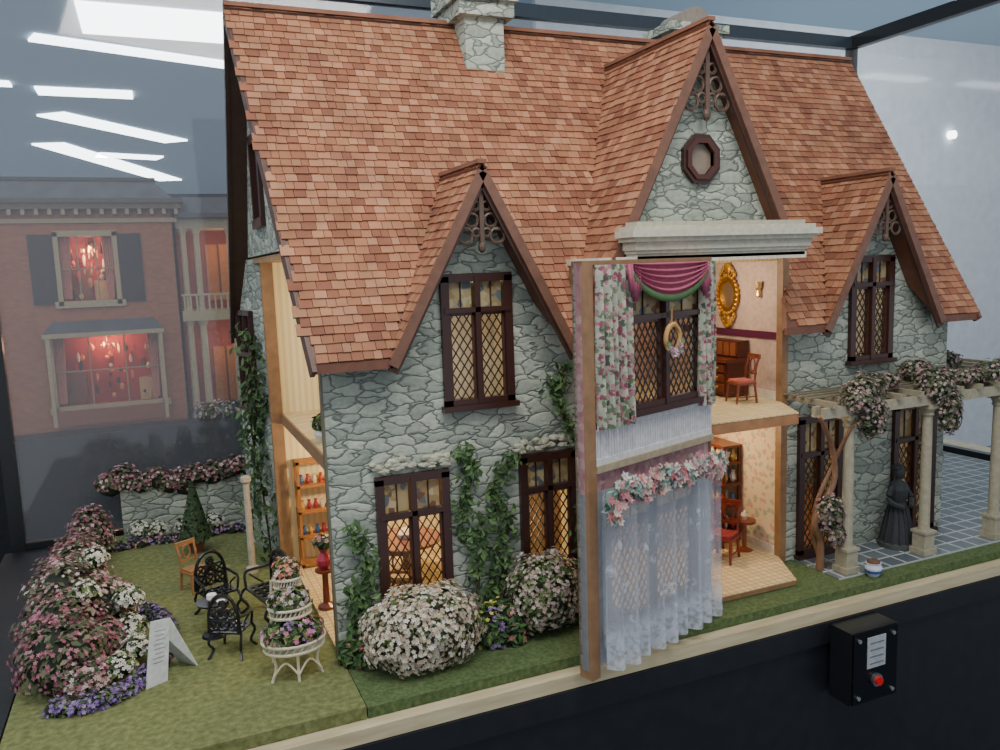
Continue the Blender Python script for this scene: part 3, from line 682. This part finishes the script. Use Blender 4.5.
# leaf facing the viewer and a rear leaf splayed to the right
f0 = V((-3.16, .46, 0)); f1 = V((-2.82, .62, 0)); f2 = V((-2.7, .86, 1.0)); f3 = V((-3.0, .74, 1.04))
card(f0, f1, f2, f3); card(V((-2.62, 1.3, 0)), V((-2.32, .96, 0)), f2, f3)
nn = (f1-f0).cross(f3-f0).normalized()*.016
if nn.y > 0: nn = -nn
for i in range(8):
    t = .84-i*.07; a_ = .22+.05*(i % 3); b_ = .8-.07*(i % 2)
    mb.beam(f0.lerp(f1, a_).lerp(f3.lerp(f2, a_), t)+nn, f0.lerp(f1, b_).lerp(f3.lerp(f2, b_), t)+nn, .004, .014, '#9aa0a4')
mb.obj('tent_sign')
mb = MB(); px, py = -.78, -.1; wc = '#d6ceb0'
for ti, (r, z, yo) in enumerate(((.5, .5, 0), (.34, 1.0, .18), (.22, 1.45, .32))):
    cy = py+yo
    for zz, ro_ in ((z, r), (z+.14, r*1.06)): mb.tube([(px+ro_*cos(k*pi/10), cy+ro_*.8*sin(k*pi/10), zz) for k in range(21)], .026, wc)
    for k in range(28):
        a = 2*pi*k/28; mb.tube([(px+r*cos(a), cy+r*.8*sin(a), z), (px+r*1.06*cos(a+.2), cy+r*.85*sin(a+.2), z+.14)], .012, wc, n=4)
    mb.slab([(px+r*cos(k*pi/8), cy+r*.8*sin(k*pi/8)) for k in range(16)], [], lambda u, v: (u, v, z), (0, 0, .03), wc)
    mb.bush((px, cy, z+.22), (r*1.0, r*.8, .26), 260, LEAF+['#7a8a50'], 120, [['#c86a90', '#e0b8c0', '#8a6a9c', '#c890c8'], ['#e0d8d0', '#d09aa4', '#c8b0c0'], ['#e8a090', '#d87868', '#d8c8b8']][ti], .045, .08)
for ax, ay in ((-.4, -.2), (.4, -.2), (-.3, .55), (.3, .55), (0, -.36)):
    mb.tube(smoothpath([(px+ax*1.05, py+ay, 0), (px+ax*.85, py+ay*.9, .25), (px+ax, py+ay, .5)]+([(px+ax*.8, py+ay, 1.5)] if ay > .3 else [])), .026, wc)
for g in (-1, 1): mb.tube(smoothpath([(px+g*.4, py-.22, .1), (px+g*.2, py-.3, .34), (px, py-.36, .12)]), .018, wc)
mb.obj('wicker_plant_stand')
mb = MB(); mb.lathe((.22, 2.2, .07), [(.18, 0), (.18, .06), (.07, .12), (.06, .7), (.2, .78), (.2, .82), (0, .82)], 14, '#7a3a2a', 'vc_gloss')
mb.lathe((.22, 2.2, .89), [(.08, 0), (.14, .1), (.15, .2), (.06, .34), (.1, .42), (0, .42)], 14, '#b0324c', 'vc_gloss')
mb.bush((.22, 2.2, 1.42), (.18, .18, .16), 70, LEAF, 34, ['#c88a9a', '#e0c0c8'], .05); mb.obj('red_vase_pedestal')
mb = MB()
for z in (.1, .75, 1.35, 1.95, 2.5): mb.box((.15, 4.6, z), (1.2, 5.05, z+.06), '#a8703c', 'vc_wood')
for x in (.15, 1.14): mb.box((x, 4.6, .08), (x+.06, 4.66, 2.56), '#a8703c', 'vc_wood'); mb.box((x, 5.0, .08), (x+.06, 5.05, 2.56), '#a8703c', 'vc_wood')
for z in (.81, 1.41, 2.01):
    for i in range(6):
        x = .27+i*.15; mb.lathe((x, 4.8, z), [(.04, 0), (.06, .08), (.03, .18), (.045, .22), (0, .22)], 8, R.choice(['#b04030', '#d8c8b0', '#3a5a8a', '#c89a50', '#a03048']), 'vc_gloss')
mb.obj('display_shelf')
mb = MB(); mb.lathe((.3, 1.6, 3.64), [(.16, 0), (.22, .12), (.2, .2), (0, .2)], 12, '#e0d8c8', 'vc_gloss'); mb.bush((.3, 1.6, 3.95), (.24, .24, .2), 130, LEAF, 20, ['#e8e0d0'], .04); mb.obj('potted_fern')
woodchair('dining_chair', 1.7, 1.8, radians(150), '#7a4526', 1.1, .07, '#b89a60')
mb = MB(); mb.lathe((2.1, 2.8, .07), [(.35, 0), (.1, .1), (.08, .85), (.75, .9), (.78, .97), (0, .97)], 20, '#8a5230', 'vc_gloss')
mb.lathe((2.1, 2.8, 1.04), [(.12, 0), (.2, .12), (.12, .2), (0, .2)], 12, '#e0d8c0', 'vc_gloss'); mb.obj('dining_table')

# ------------------------------------------------------------------ interior of the bay rooms
mb = MB(); c = '#5a281a'
y0, y1 = 1.05, 2.25
mb.box((9.3, y0, 3.68), (9.9, y1, 4.45), c, 'vc_gloss'); mb.box((9.22, y0-.05, 4.45), (9.9, y1+.05, 4.53), '#6a3220', 'vc_gloss')
for z in (3.78, 4.0, 4.22): mb.box((9.26, y0+.07, z), (9.3, y1-.07, z+.18), '#6e3622', 'vc_gloss'); mb.ell((9.25, y0+.3, z+.1), (.03, .03, .03), '#c8a050', 'vc_metal'); mb.ell((9.25, y1-.3, z+.1), (.03, .03, .03), '#c8a050', 'vc_metal')
mb.box((9.6, y0, 4.53), (9.9, y1, 4.92), c, 'vc_gloss')
for i in range(5): mb.box((9.56, y0+.05+i*.23, 4.58), (9.62, y0+.23+i*.23, 4.88), '#8a5030', 'vc_gloss')
mb.obj('writing_desk')
mb = MB(); cy, cz = 1.75, 5.95
for k in range(24):
    a = 2*pi*k/24; b_ = 2*pi*(k+1)/24; mb.beam((9.88, cy+.3*cos(a), cz+.36*sin(a)), (9.88, cy+.3*cos(b_), cz+.36*sin(b_)), .1, .08, '#c8963c', 'vc_metal', up=(1, 0, 0))
    mb.ell((9.84, cy+.36*cos(a), cz+.44*sin(a)), (.04, .05, .05), '#d8a848', 'vc_metal', 6, 4)
mb.slab([(cy+.3*cos(2*pi*k/20), cz+.36*sin(2*pi*k/20)) for k in range(20)], [], lambda u, v: (9.9, u, v), (.01, 0, 0), '#c8b898', 'vc_metal')
for k in range(9):
    mb.ell((9.85, cy-.24+.06*k, cz+.46+.22*sin(k*pi/8)), (.04, .05, .07), '#d8a848', 'vc_metal', 6, 4); mb.ell((9.85, cy-.24+.06*k, cz-.46-.26*sin(k*pi/8)), (.04, .05, .07), '#d8a848', 'vc_metal', 6, 4)
mb.ell((9.85, cy, cz+.58), (.05, .1, .13), '#d8a848', 'vc_metal', 8, 5); mb.ell((9.85, cy, cz-.6), (.05, .1, .13), '#d8a848', 'vc_metal', 8, 5)
mb.obj('gilt_wall_mirror')
woodchair('desk_chair', 9.2, .45, radians(-100), '#7a3a22', .98, 3.65, '#b8604c')
woodchair('parlour_chair', 8.75, .5, radians(-60), '#7a2c1a', 1.2, .12, '#8a2a2c')
mb = MB(); mb.lathe((9.55, .75, .12), [(.2, 0), (.05, .08), (.05, .62), (.26, .66), (.26, .72), (0, .72)], 14, '#7a3a22', 'vc_gloss'); mb.lathe((9.55, .75, .84), [(.05, 0), (.09, .1), (.04, .2), (0, .2)], 10, '#d8c8b0', 'vc_gloss'); mb.obj('tripod_side_table')
mb = MB(); cc2 = '#5a2c1c'
for x in (9.4, 9.84):
    for y in (1.3, 2.54): mb.box((x, y, .12), (x+.06, y+.06, 2.4), cc2, 'vc_gloss')
for z in (.35, .95, 1.5, 2.0, 2.4): mb.box((9.38, 1.28, z), (9.92, 2.62, z+.06), '#6a3220', 'vc_gloss')
for z in (.41, 1.01, 1.56, 2.06):
    for k in range(6):
        for xx in (9.52, 9.76): mb.lathe((xx, 1.42+k*.22, z), [(.04, 0), (.08, .1), (.04, .24), (.055, .28), (0, .28)], 8, R.choice(['#c8a050', '#d8d0c0', '#a04030', '#5a7a90', '#d8b890']), 'vc_gloss')
mb.obj('curio_shelf')
woodchair('parlour_chair', 9.0, 1.35, radians(-110), '#7a2c1a', 1.1, .12, '#8a2a2c')
mb = MB(); mb.lathe((8.2, 2.4, .12), [(.35, 0), (.1, .1), (.08, .85), (.8, .9), (.82, .97), (0, .97)], 20, '#6a3220', 'vc_gloss')
mb.lathe((8.2, 2.4, 1.09), [(.08, 0), (.14, .15), (.06, .35), (0, .35)], 10, '#d8c8b0', 'vc_gloss'); mb.bush((8.2, 2.4, 1.55), (.22, .22, .2), 60, LEAF, 60, ['#d89a9a', '#e8d0b8'], .05); mb.obj('round_dining_table')
mb = MB(); mb.lathe((9.86, .7, 5.9), [(.02, 0), (.05, .05), (.03, .16), (.07, .22), (.09, .36), (0, .36)], 10, '#d8b070', 'vc_metal'); mb.obj('wall_sconce')

# ------------------------------------------------------------------ pergola / patio at right
mb = MB(); mb.box((10.3, -1.35, -.02), (21.9, 9.6, .015), mat='slate_patio'); mb.obj('slate_patio_paving')
pg = empty('pergola'); mb = MB(); cc = '#a6a088'
for x in (10.77, 13.09, 15.4):
    mb.box((x-.2, -1.28, .016), (x+.2, -.88, .14), cc); mb.box((x-.16, -1.24, .14), (x+.16, -.92, .5), cc); mb.box((x-.19, -1.27, .5), (x+.19, -.89, .56), cc)
    mb.lathe((x, -1.08, .56), [(.13, 0), (.12, .1), (.105, 2.6), (.14, 2.66), (.12, 2.7), (.17, 2.8), (0, 2.8)], 14, cc); mb.box((x-.18, -1.26, 3.36), (x+.18, -.9, 3.46), cc)
for y in (-1.2, -.95): mb.box((9.9, y-.05, 3.46), (18.5, y+.05, 3.68), cc)
for i in range(14):
    x = 10.1+i*.62; mb.box((x-.05, -1.35, 3.68), (x+.05, 0 if x < 15 else 3.0, 3.8), '#968f78')
for y in (-.75, -.5, -.25, -.05): mb.box((9.95, y-.04, 3.8), (18, y+.04, 3.84), '#7c7560')
for y in (1.5, 3.2): mb.box((15.25, y-.15, 0.02), (15.55, y+.15, 3.68), cc)
mb.obj('pergola_frame', pg)
mb = MB()
tr = smoothpath([(10.35, -.75, 0.02), (10.3, -.8, .7), (10.05, -.9, 1.2), (10.5, -.95, 2.0), (10.4, -1.0, 2.7), (9.95, -1.2, 3.3), (9.7, -1.3, 3.55)], 7)
mb.tube(tr, [.09-.05*i/len(tr) for i in range(len(tr))], '#86644a', 'vc_wood', 8)
tr2 = smoothpath([(10.5, -.72, 0.02), (10.2, -.7, .8), (10.15, -.85, 1.6), (10.55, -.9, 2.4), (10.7, -1.2, 3.2), (11.2, -1.3, 3.7)], 7)
mb.tube(tr2, [.06-.03*i/len(tr2) for i in range(len(tr2))], '#7a5a40', 'vc_wood', 8)
WL = ['#4a5a3c', '#5d6a48', '#70705a', '#50503f', '#7d7a62']; WF = ['#b08c90', '#c0a4a0', '#98747e', '#b4aa9c']
for x, y, z, r, h in ((11.0, -1.15, 3.8, .5, .4), (11.45, -.9, 3.95, .5, .3), (11.15, -1.3, 3.4, .38, .45), (10.8, -1.3, 3.75, .35, .25), (12.2, -.7, 4.0, .35, .15), (13.2, -1.15, 3.8, .45, .4), (13.5, -.9, 3.95, .5, .3), (13.5, -1.3, 3.3, .3, .55), (14.4, -1, 3.95, .4, .15), (10.35, -1.0, 1.35, .3, .38), (10.5, -1.05, .85, .2, .22), (15.3, -1, 3.95, .6, .3), (16.2, -.8, 3.95, .6, .25), (17, -.5, 4, .7, .25), (13.6, -.3, 4.1, .4, .2), (15.9, .8, 4, .5, .25), (16.5, 2, 4, .7, .3)):
    mb.bush((x, y, z), (r, r*.7, h), 330, WL, 150, WF, .042, .07, -1)
mb.obj('wisteria_vine', pg)
mb = MB(); mb.lathe((11.1, -1.5, -.02), [(.1, 0), (.17, .1), (.18, .2), (.14, .28), (.16, .3), (0, .3)], 14, '#cfd3dc', 'vc_gloss'); mb.lathe((11.1, -1.5, .08), [(.178, 0), (.186, .06)], 14, '#38508a', 'vc_gloss')
mb.ell((11.1, -1.5, .3), (.14, .14, .06), '#6a4a34'); mb.obj('china_flower_pot')
mb = MB(); sx, sy = 13.0, -.45
mb.lathe((sx, sy, .016), [(.42, 0), (.42, .1), (.3, .14)], 16, '#4a4e4e')
mb.lathe((sx, sy, .12), [(.36, 0), (.33, .25), (.26, .55), (.19, .8), (.16, .95), (.2, 1.1), (.22, 1.25), (.18, 1.38), (.07, 1.45), (.06, 1.52), (0, 1.53)], 14, '#33383a', 'vc')
mb.ell((sx, sy, 1.76), (.12, .13, .16), '#33383a', 'vc', 12, 8); mb.ell((sx, sy+.03, 1.86), (.14, .14, .1), '#2a2e30', 'vc', 12, 6)
for g in (-1, 1): mb.tube(smoothpath([(sx+g*.2, sy, 1.45), (sx+g*.34, sy-.05, 1.15), (sx+g*.12, sy-.26, 1.0)]), [.07-.0015*i for i in range(13)], '#33383a')
for k in range(14): a = 2*pi*k/14; mb.tube([(sx+.2*cos(a), sy+.2*sin(a), .95), (sx+.37*cos(a), sy+.37*sin(a), .14)], .03, '#2d3234')
mb.obj('garden_lady_statue')
mb = MB()
for i in range(30):
    x = R.uniform(16.5, 21); y = R.uniform(4.5, 9); mb.bush((x, y, .25), (.6, .6, .5), 110, ['#33402c', '#4a5238', '#2a3324'], 50, GP, .07, .11)
mb.obj('patio_shrubs')

# ------------------------------------------------------------------ button box
mb = MB(); X0, X1, Z0_, Z1_ = 9.36, 10.58, -2.0, -.5; yb = -2.58
mb.box((X0, yb, Z0_), (X1, -2.05, Z1_), '#1d2023', 'vc_gloss'); mb.box((X0+.03, yb-.04, Z0_+.03), (X1-.03, yb, Z1_-.03), '#2b2e31', 'vc_metal')
for x in (X0+.16, X1-.16):
    for z in (Z0_+.16, Z1_-.16): mb.tube([(x, yb-.02, z), (x, yb-.08, z)], .04, '#d0d4d8', 'vc_metal', 10)
mb.box((9.74, yb-.055, -1.28), (10.22, yb-.04, -.64), '#a9afb2')
for i in range(4): mb.box((9.8, yb-.06, -.78-i*.14), (10.16, yb-.055, -.755-i*.14), '#6c7276')
mb.tube([(9.98, yb-.02, -1.54), (9.98, yb-.1, -1.54)], .13, '#a0a4a8', 'vc_metal', 18); mb.tube([(9.98, yb-.1, -1.54), (9.98, yb-.16, -1.54)], .085, '#d01818', 'vc_gloss', 18)
mb.obj('push_button_box')

# ------------------------------------------------------------------ neighbouring mansion dollhouse
mb = MB(); Y = 28
wins = [(-6.15, -3.95, 5.9, 8.8), (-6.8, -2.4, 1.1, 4.3)]
mb.slab(rect(-14, -1.2, 0, 10.1), [rect(*w) for w in wins], lambda u, v: (u, Y, v), (0, .3, 0), mat='mansion_brick')
RED = '#9a2c1c'
mb.box((-14, Y+2.2, 0), (-1.2, Y+2.3, 10), RED); mb.box((-1.35, Y, 0), (-1.2, Y+6, 10.1), mat='mansion_brick')
mb.box((-13.9, Y+.3, 4.8), (-1.3, Y+2.2, 5.3), '#8a6a4a')
mb.box((-14.3, Y-.5, 10.0), (-.9, Y+6, 10.25), '#6a5c4c'); mb.box((-14.4, Y-.7, 10.25), (-.8, Y+6, 10.45), '#4a4640')
mb.slab([(-14.2, 10.45), (-1.2, 10.45), (-2.0, 11.3), (-13, 11.3)], [], lambda u, v: (u, Y-.3+(v-10.45)*.7, v), (0, 4, 0), '#5c6066', 'vc_roof'); mb.box((-13, Y+.2, 11.3), (-1.9, Y+4, 11.45), '#3c3e42')
for i in range(26): mb.box((-14.2+i*.52, Y-.45, 9.75), (-14.05+i*.52, Y-.1, 10.0), '#9a8a72')
mb.box((-14.1, Y-.1, 9.4), (-1.1, Y, 9.6), '#a08c70')
for a, b, c_, d in wins:
    for q in ((a-.2, a, c_-.2, d+.2), (b, b+.2, c_-.2, d+.2), (a-.2, b+.2, d, d+.25), (a-.35, b+.35, c_-.3, c_)): mb.box((q[0], Y-.15, q[2]), (q[1], Y+.1, q[3]), '#a09270')
    for t in (.33, .67): mb.box((a+(b-a)*t-.03, Y-.02, c_), (a+(b-a)*t+.03, Y+.03, d), '#8f8060')
    mb.box((a, Y-.02, (c_+d)/2-.03), (b, Y+.03, (c_+d)/2+.03), '#8f8060')
    mb.box((a+.3, Y+1.5, c_-.6), (a+1.1, Y+2.1, c_+1.4), '#7a4426', 'vc_gloss'); mb.box((b-1.0, Y+1.7, c_-.6), (b-.2, Y+2.1, c_+.9), '#c8a878')
    for k in range(34): mb.ell((a+.2+(b-a-.4)*R.random(), Y+R.uniform(1.2, 2.0), c_+R.uniform(.0, (d-c_)*.85)), (R.uniform(.04, .12), .05, R.uniform(.08, .3)), R.choice(['#d8b878', '#e0d0b0', '#c07040', '#3a2a24', '#d89060', '#c05038', '#5a2a20']), 'vc', 6, 4)
    mc = (a+b)/2
    for k in range(8): mb.ell((mc+.3*cos(k*pi/4), Y+1.1+.3*sin(k*pi/4), d-.6), (.05, .05, .1), '#ffe0a0', 'vc', 6, 4)
    mb.tube([(mc, Y+1.1, d), (mc, Y+1.1, d-.7)], .03, '#c8a050', 'vc_metal')
    for g in (0, 1):
        xx = a+.02 if g == 0 else b-.42
        for k in range(5): mb.tube([(xx+k*.1, Y+.25, d), (xx+(k*.1 if g == 0 else .12+k*.07)*.7, Y+.25, c_+.1)], .05, '#b07060')
for x in (-7.35, -3.7):
    mb.box((x, Y-.1, 5.8), (x+.95, Y, 8.9), '#2c2024')
    for i in range(18): mb.box((x+.1, Y-.14, 6.0+i*.155), (x+.85, Y-.1, 6.08+i*.155), '#382a30')
mb.slab([(-7.1, 4.45), (-2.1, 4.45), (-2.5, 5.0), (-6.7, 5.0)], [], lambda u, v: (u, Y-.9+(v-4.45)*1.2, v), (0, .8, 0), '#4c4c52', 'vc_roof'); mb.box((-7.0, Y-.8, .3), (-2.2, Y-.7, 1.0), '#7e4a32'); mb.box((-7.1, Y-.9, 4.3), (-2.1, Y, 4.5), '#a09270')
for x in (-7.0, -2.35): mb.box((x, Y-.85, .3), (x+.16, Y-.7, 4.3), '#a09270')
mb.box((-1.2, Y+2.5, 0), (2.6, Y+2.6, 9.3), '#8c4434'); mb.box((-1.2, Y+.2, 9.1), (2.8, Y+3, 9.6), '#9a8e76'); mb.box((-1.2, Y, 4.7), (2.8, Y+3, 5.2), '#a09270'); mb.box((-1.2, Y-.2, 9.6), (3, Y+3, 9.8), '#4c4c50')
for z0 in (.4, 5.6): mb.box((.2, Y+2.4, z0), (1.4, Y+2.5, z0+2.8), '#b07848'); mb.box((.75, Y+2.35, z0), (.85, Y+2.45, z0+2.8), '#6a4a34')
for x in (-.9, -.3, 1.2, 2.4):
    mb.lathe((x, Y+.3, 0), [(.25, 0), (.18, .2), (.15, 4.4), (.25, 4.7)], 10, '#a89c7c'); mb.lathe((x, Y+.3, 5.2), [(.22, 0), (.15, .2), (.13, 3.6), (.22, 3.9)], 10, '#a89c7c')
mb.slab([(-1.2, 9.8), (3, 9.8), (2.4, 10.6), (-.8, 10.6)], [], lambda u, v: (u, Y+.0+(v-9.8)*.7, v), (0, 3, 0), '#5c6066', 'vc_roof')
for i in range(14): mb.box((-1.1+i*.28, Y+.1, 5.2), (-1.02+i*.28, Y+.18, 5.9), '#a89c7c')
mb.box((-1.2, Y+.08, 5.9), (2.8, Y+.2, 6.0), '#a89c7c')
mb.box((2.6, Y+.3, 0), (6, Y+.6, 6), '#8c5a42')
mb.obj('brick_mansion_dollhouse', fix=True)
mb = MB(); mb.box((-16, Y-1.6, -9), (12, Y+8, 0), mat='black_base'); mb.obj('neighbour_display_table')
mb = MB()
for i in range(10): mb.bush((-.8+i*.4, Y-1.0+R.uniform(-.3, .3), .35), (.35, .3, .5), 70, LEAF, 40, ['#d8c8c0', '#b88a90'], .09, .12)
mb.obj('neighbour_garden_flowers')

# ------------------------------------------------------------------ room
mb = MB(); mb.box((-60, -30, -9.2), (90, 150, -9), mat='room_wall_dark'); mb.obj('floor')
mb = MB(); mb.box((-60, 12, 22), (90, 150, 22.3), mat='ceiling_glow'); mb.obj('ceiling')
mb = MB(); mb.box((-60, 148, -9), (90, 148.4, 22), mat='room_wall_dark'); mb.obj('wall_back')
mb = MB(); mb.box((19, 30, -9), (90, 30.4, 22), mat='room_wall_grey'); mb.obj('wall_right')
mb = MB()
def fixture(x0, y0, x1, y1, w):
    mb.beam((x0, y0, 21.9), (x1, y1, 21.9), w, .16, mat='tube_light')
fixture(-5.0, 41, 3.8, 41, 6); fixture(-8.0, 46, 4.0, 50, 1.6); fixture(-9.5, 62, -2.5, 62, 2.6); fixture(-9.5, 72, 1.5, 86, 3); fixture(-11.5, 90, 1.8, 125, 3.5); fixture(-7, 98, 0, 100, 3)
for x in (14, 26, 38):  # unseen fixture rows, added to brighten the room and its ceiling
    for y in (14, 22): fixture(x, y, x+8, y, 1.2)
for x in (-30, -18):  # further added rows out of view on the left, also to light the room
    for y in (20, 40, 60): fixture(x, y, x+7, y, 1.5)
mb.obj('ceiling_light_fixtures')
mb = MB()
mb.tube([(53, 30, 15.3), (53, 29.6, 15.3)], [.3, .3], mat='tube_light', n=14)
mb.obj('wall_lamp')

# ------------------------------------------------------------------ lights
w = bpy.data.worlds.new('world'); bpy.context.scene.world = w; w.use_nodes = True
w.node_tree.nodes['Background'].inputs[0].default_value = (.84, .89, 1, 1); w.node_tree.nodes['Background'].inputs[1].default_value = .74
def area(name, loc, tgt, size, en, col):
    l = bpy.data.lights.new(name, 'AREA'); l.shape = 'RECTANGLE'; l.size = size[0]; l.size_y = size[1]; l.energy = en; l.color = col
    o = bpy.data.objects.new(name, l); bpy.context.collection.objects.link(o); o.location = loc
    o.rotation_euler = (V(tgt)-V(loc)).to_track_quat('-Z', 'Y').to_euler()
area('gallery_ceiling_light', (2, -9, 19), (6, 1, 3), (14, 5), 2900, (1, .96, .9))
area('gallery_ceiling_light_side', (-12, -2, 17), (0, 3, 3), (6, 8), 1000, (.94, .97, 1))
area('gallery_ceiling_light_rear', (40, 12, 20), (48, 30, 8), (16, 4), 3300, (.95, .98, 1))
area('gallery_ceiling_light_far', (-6, 18, 20), (-4, 28, 4), (10, 3), 500, (1, .93, .85))
def bulb(name, loc, en, col=(1, .74, .42), r=.15):
    l = bpy.data.lights.new(name, 'POINT'); l.energy = en; l.color = col; l.shadow_soft_size = r
    o = bpy.data.objects.new(name, l); bpy.context.collection.objects.link(o); o.location = loc
bulb('bulb_upper_left', (1.8, 2.6, 6.2), 210, (1, .82, .56)); bulb('bulb_lower_left', (1.8, 3.0, 3.0), 260, (1, .76, .46))
bulb('bulb_upper_bay', (8.2, 1.0, 6.3), 120, (1, .84, .66)); bulb('bulb_lower_bay', (8.2, 1.4, 3.0), 190)
bulb('bulb_upper_right', (12.4, 2.4, 6.2), 130, (1, .82, .56)); bulb('bulb_lower_right', (12, 2.4, 3.0), 90)
bulb('bulb_mansion_upper', (-5, 29.2, 8.2), 170, (1, .5, .3)); bulb('bulb_mansion_lower', (-4.6, 29.2, 4.0), 190, (1, .5, .3)); bulb('bulb_mansion_portico', (.8, 29, 8.2), 60, (1, .55, .32)); bulb('bulb_mansion_porch', (.8, 29, 3.6), 60, (1, .55, .32))
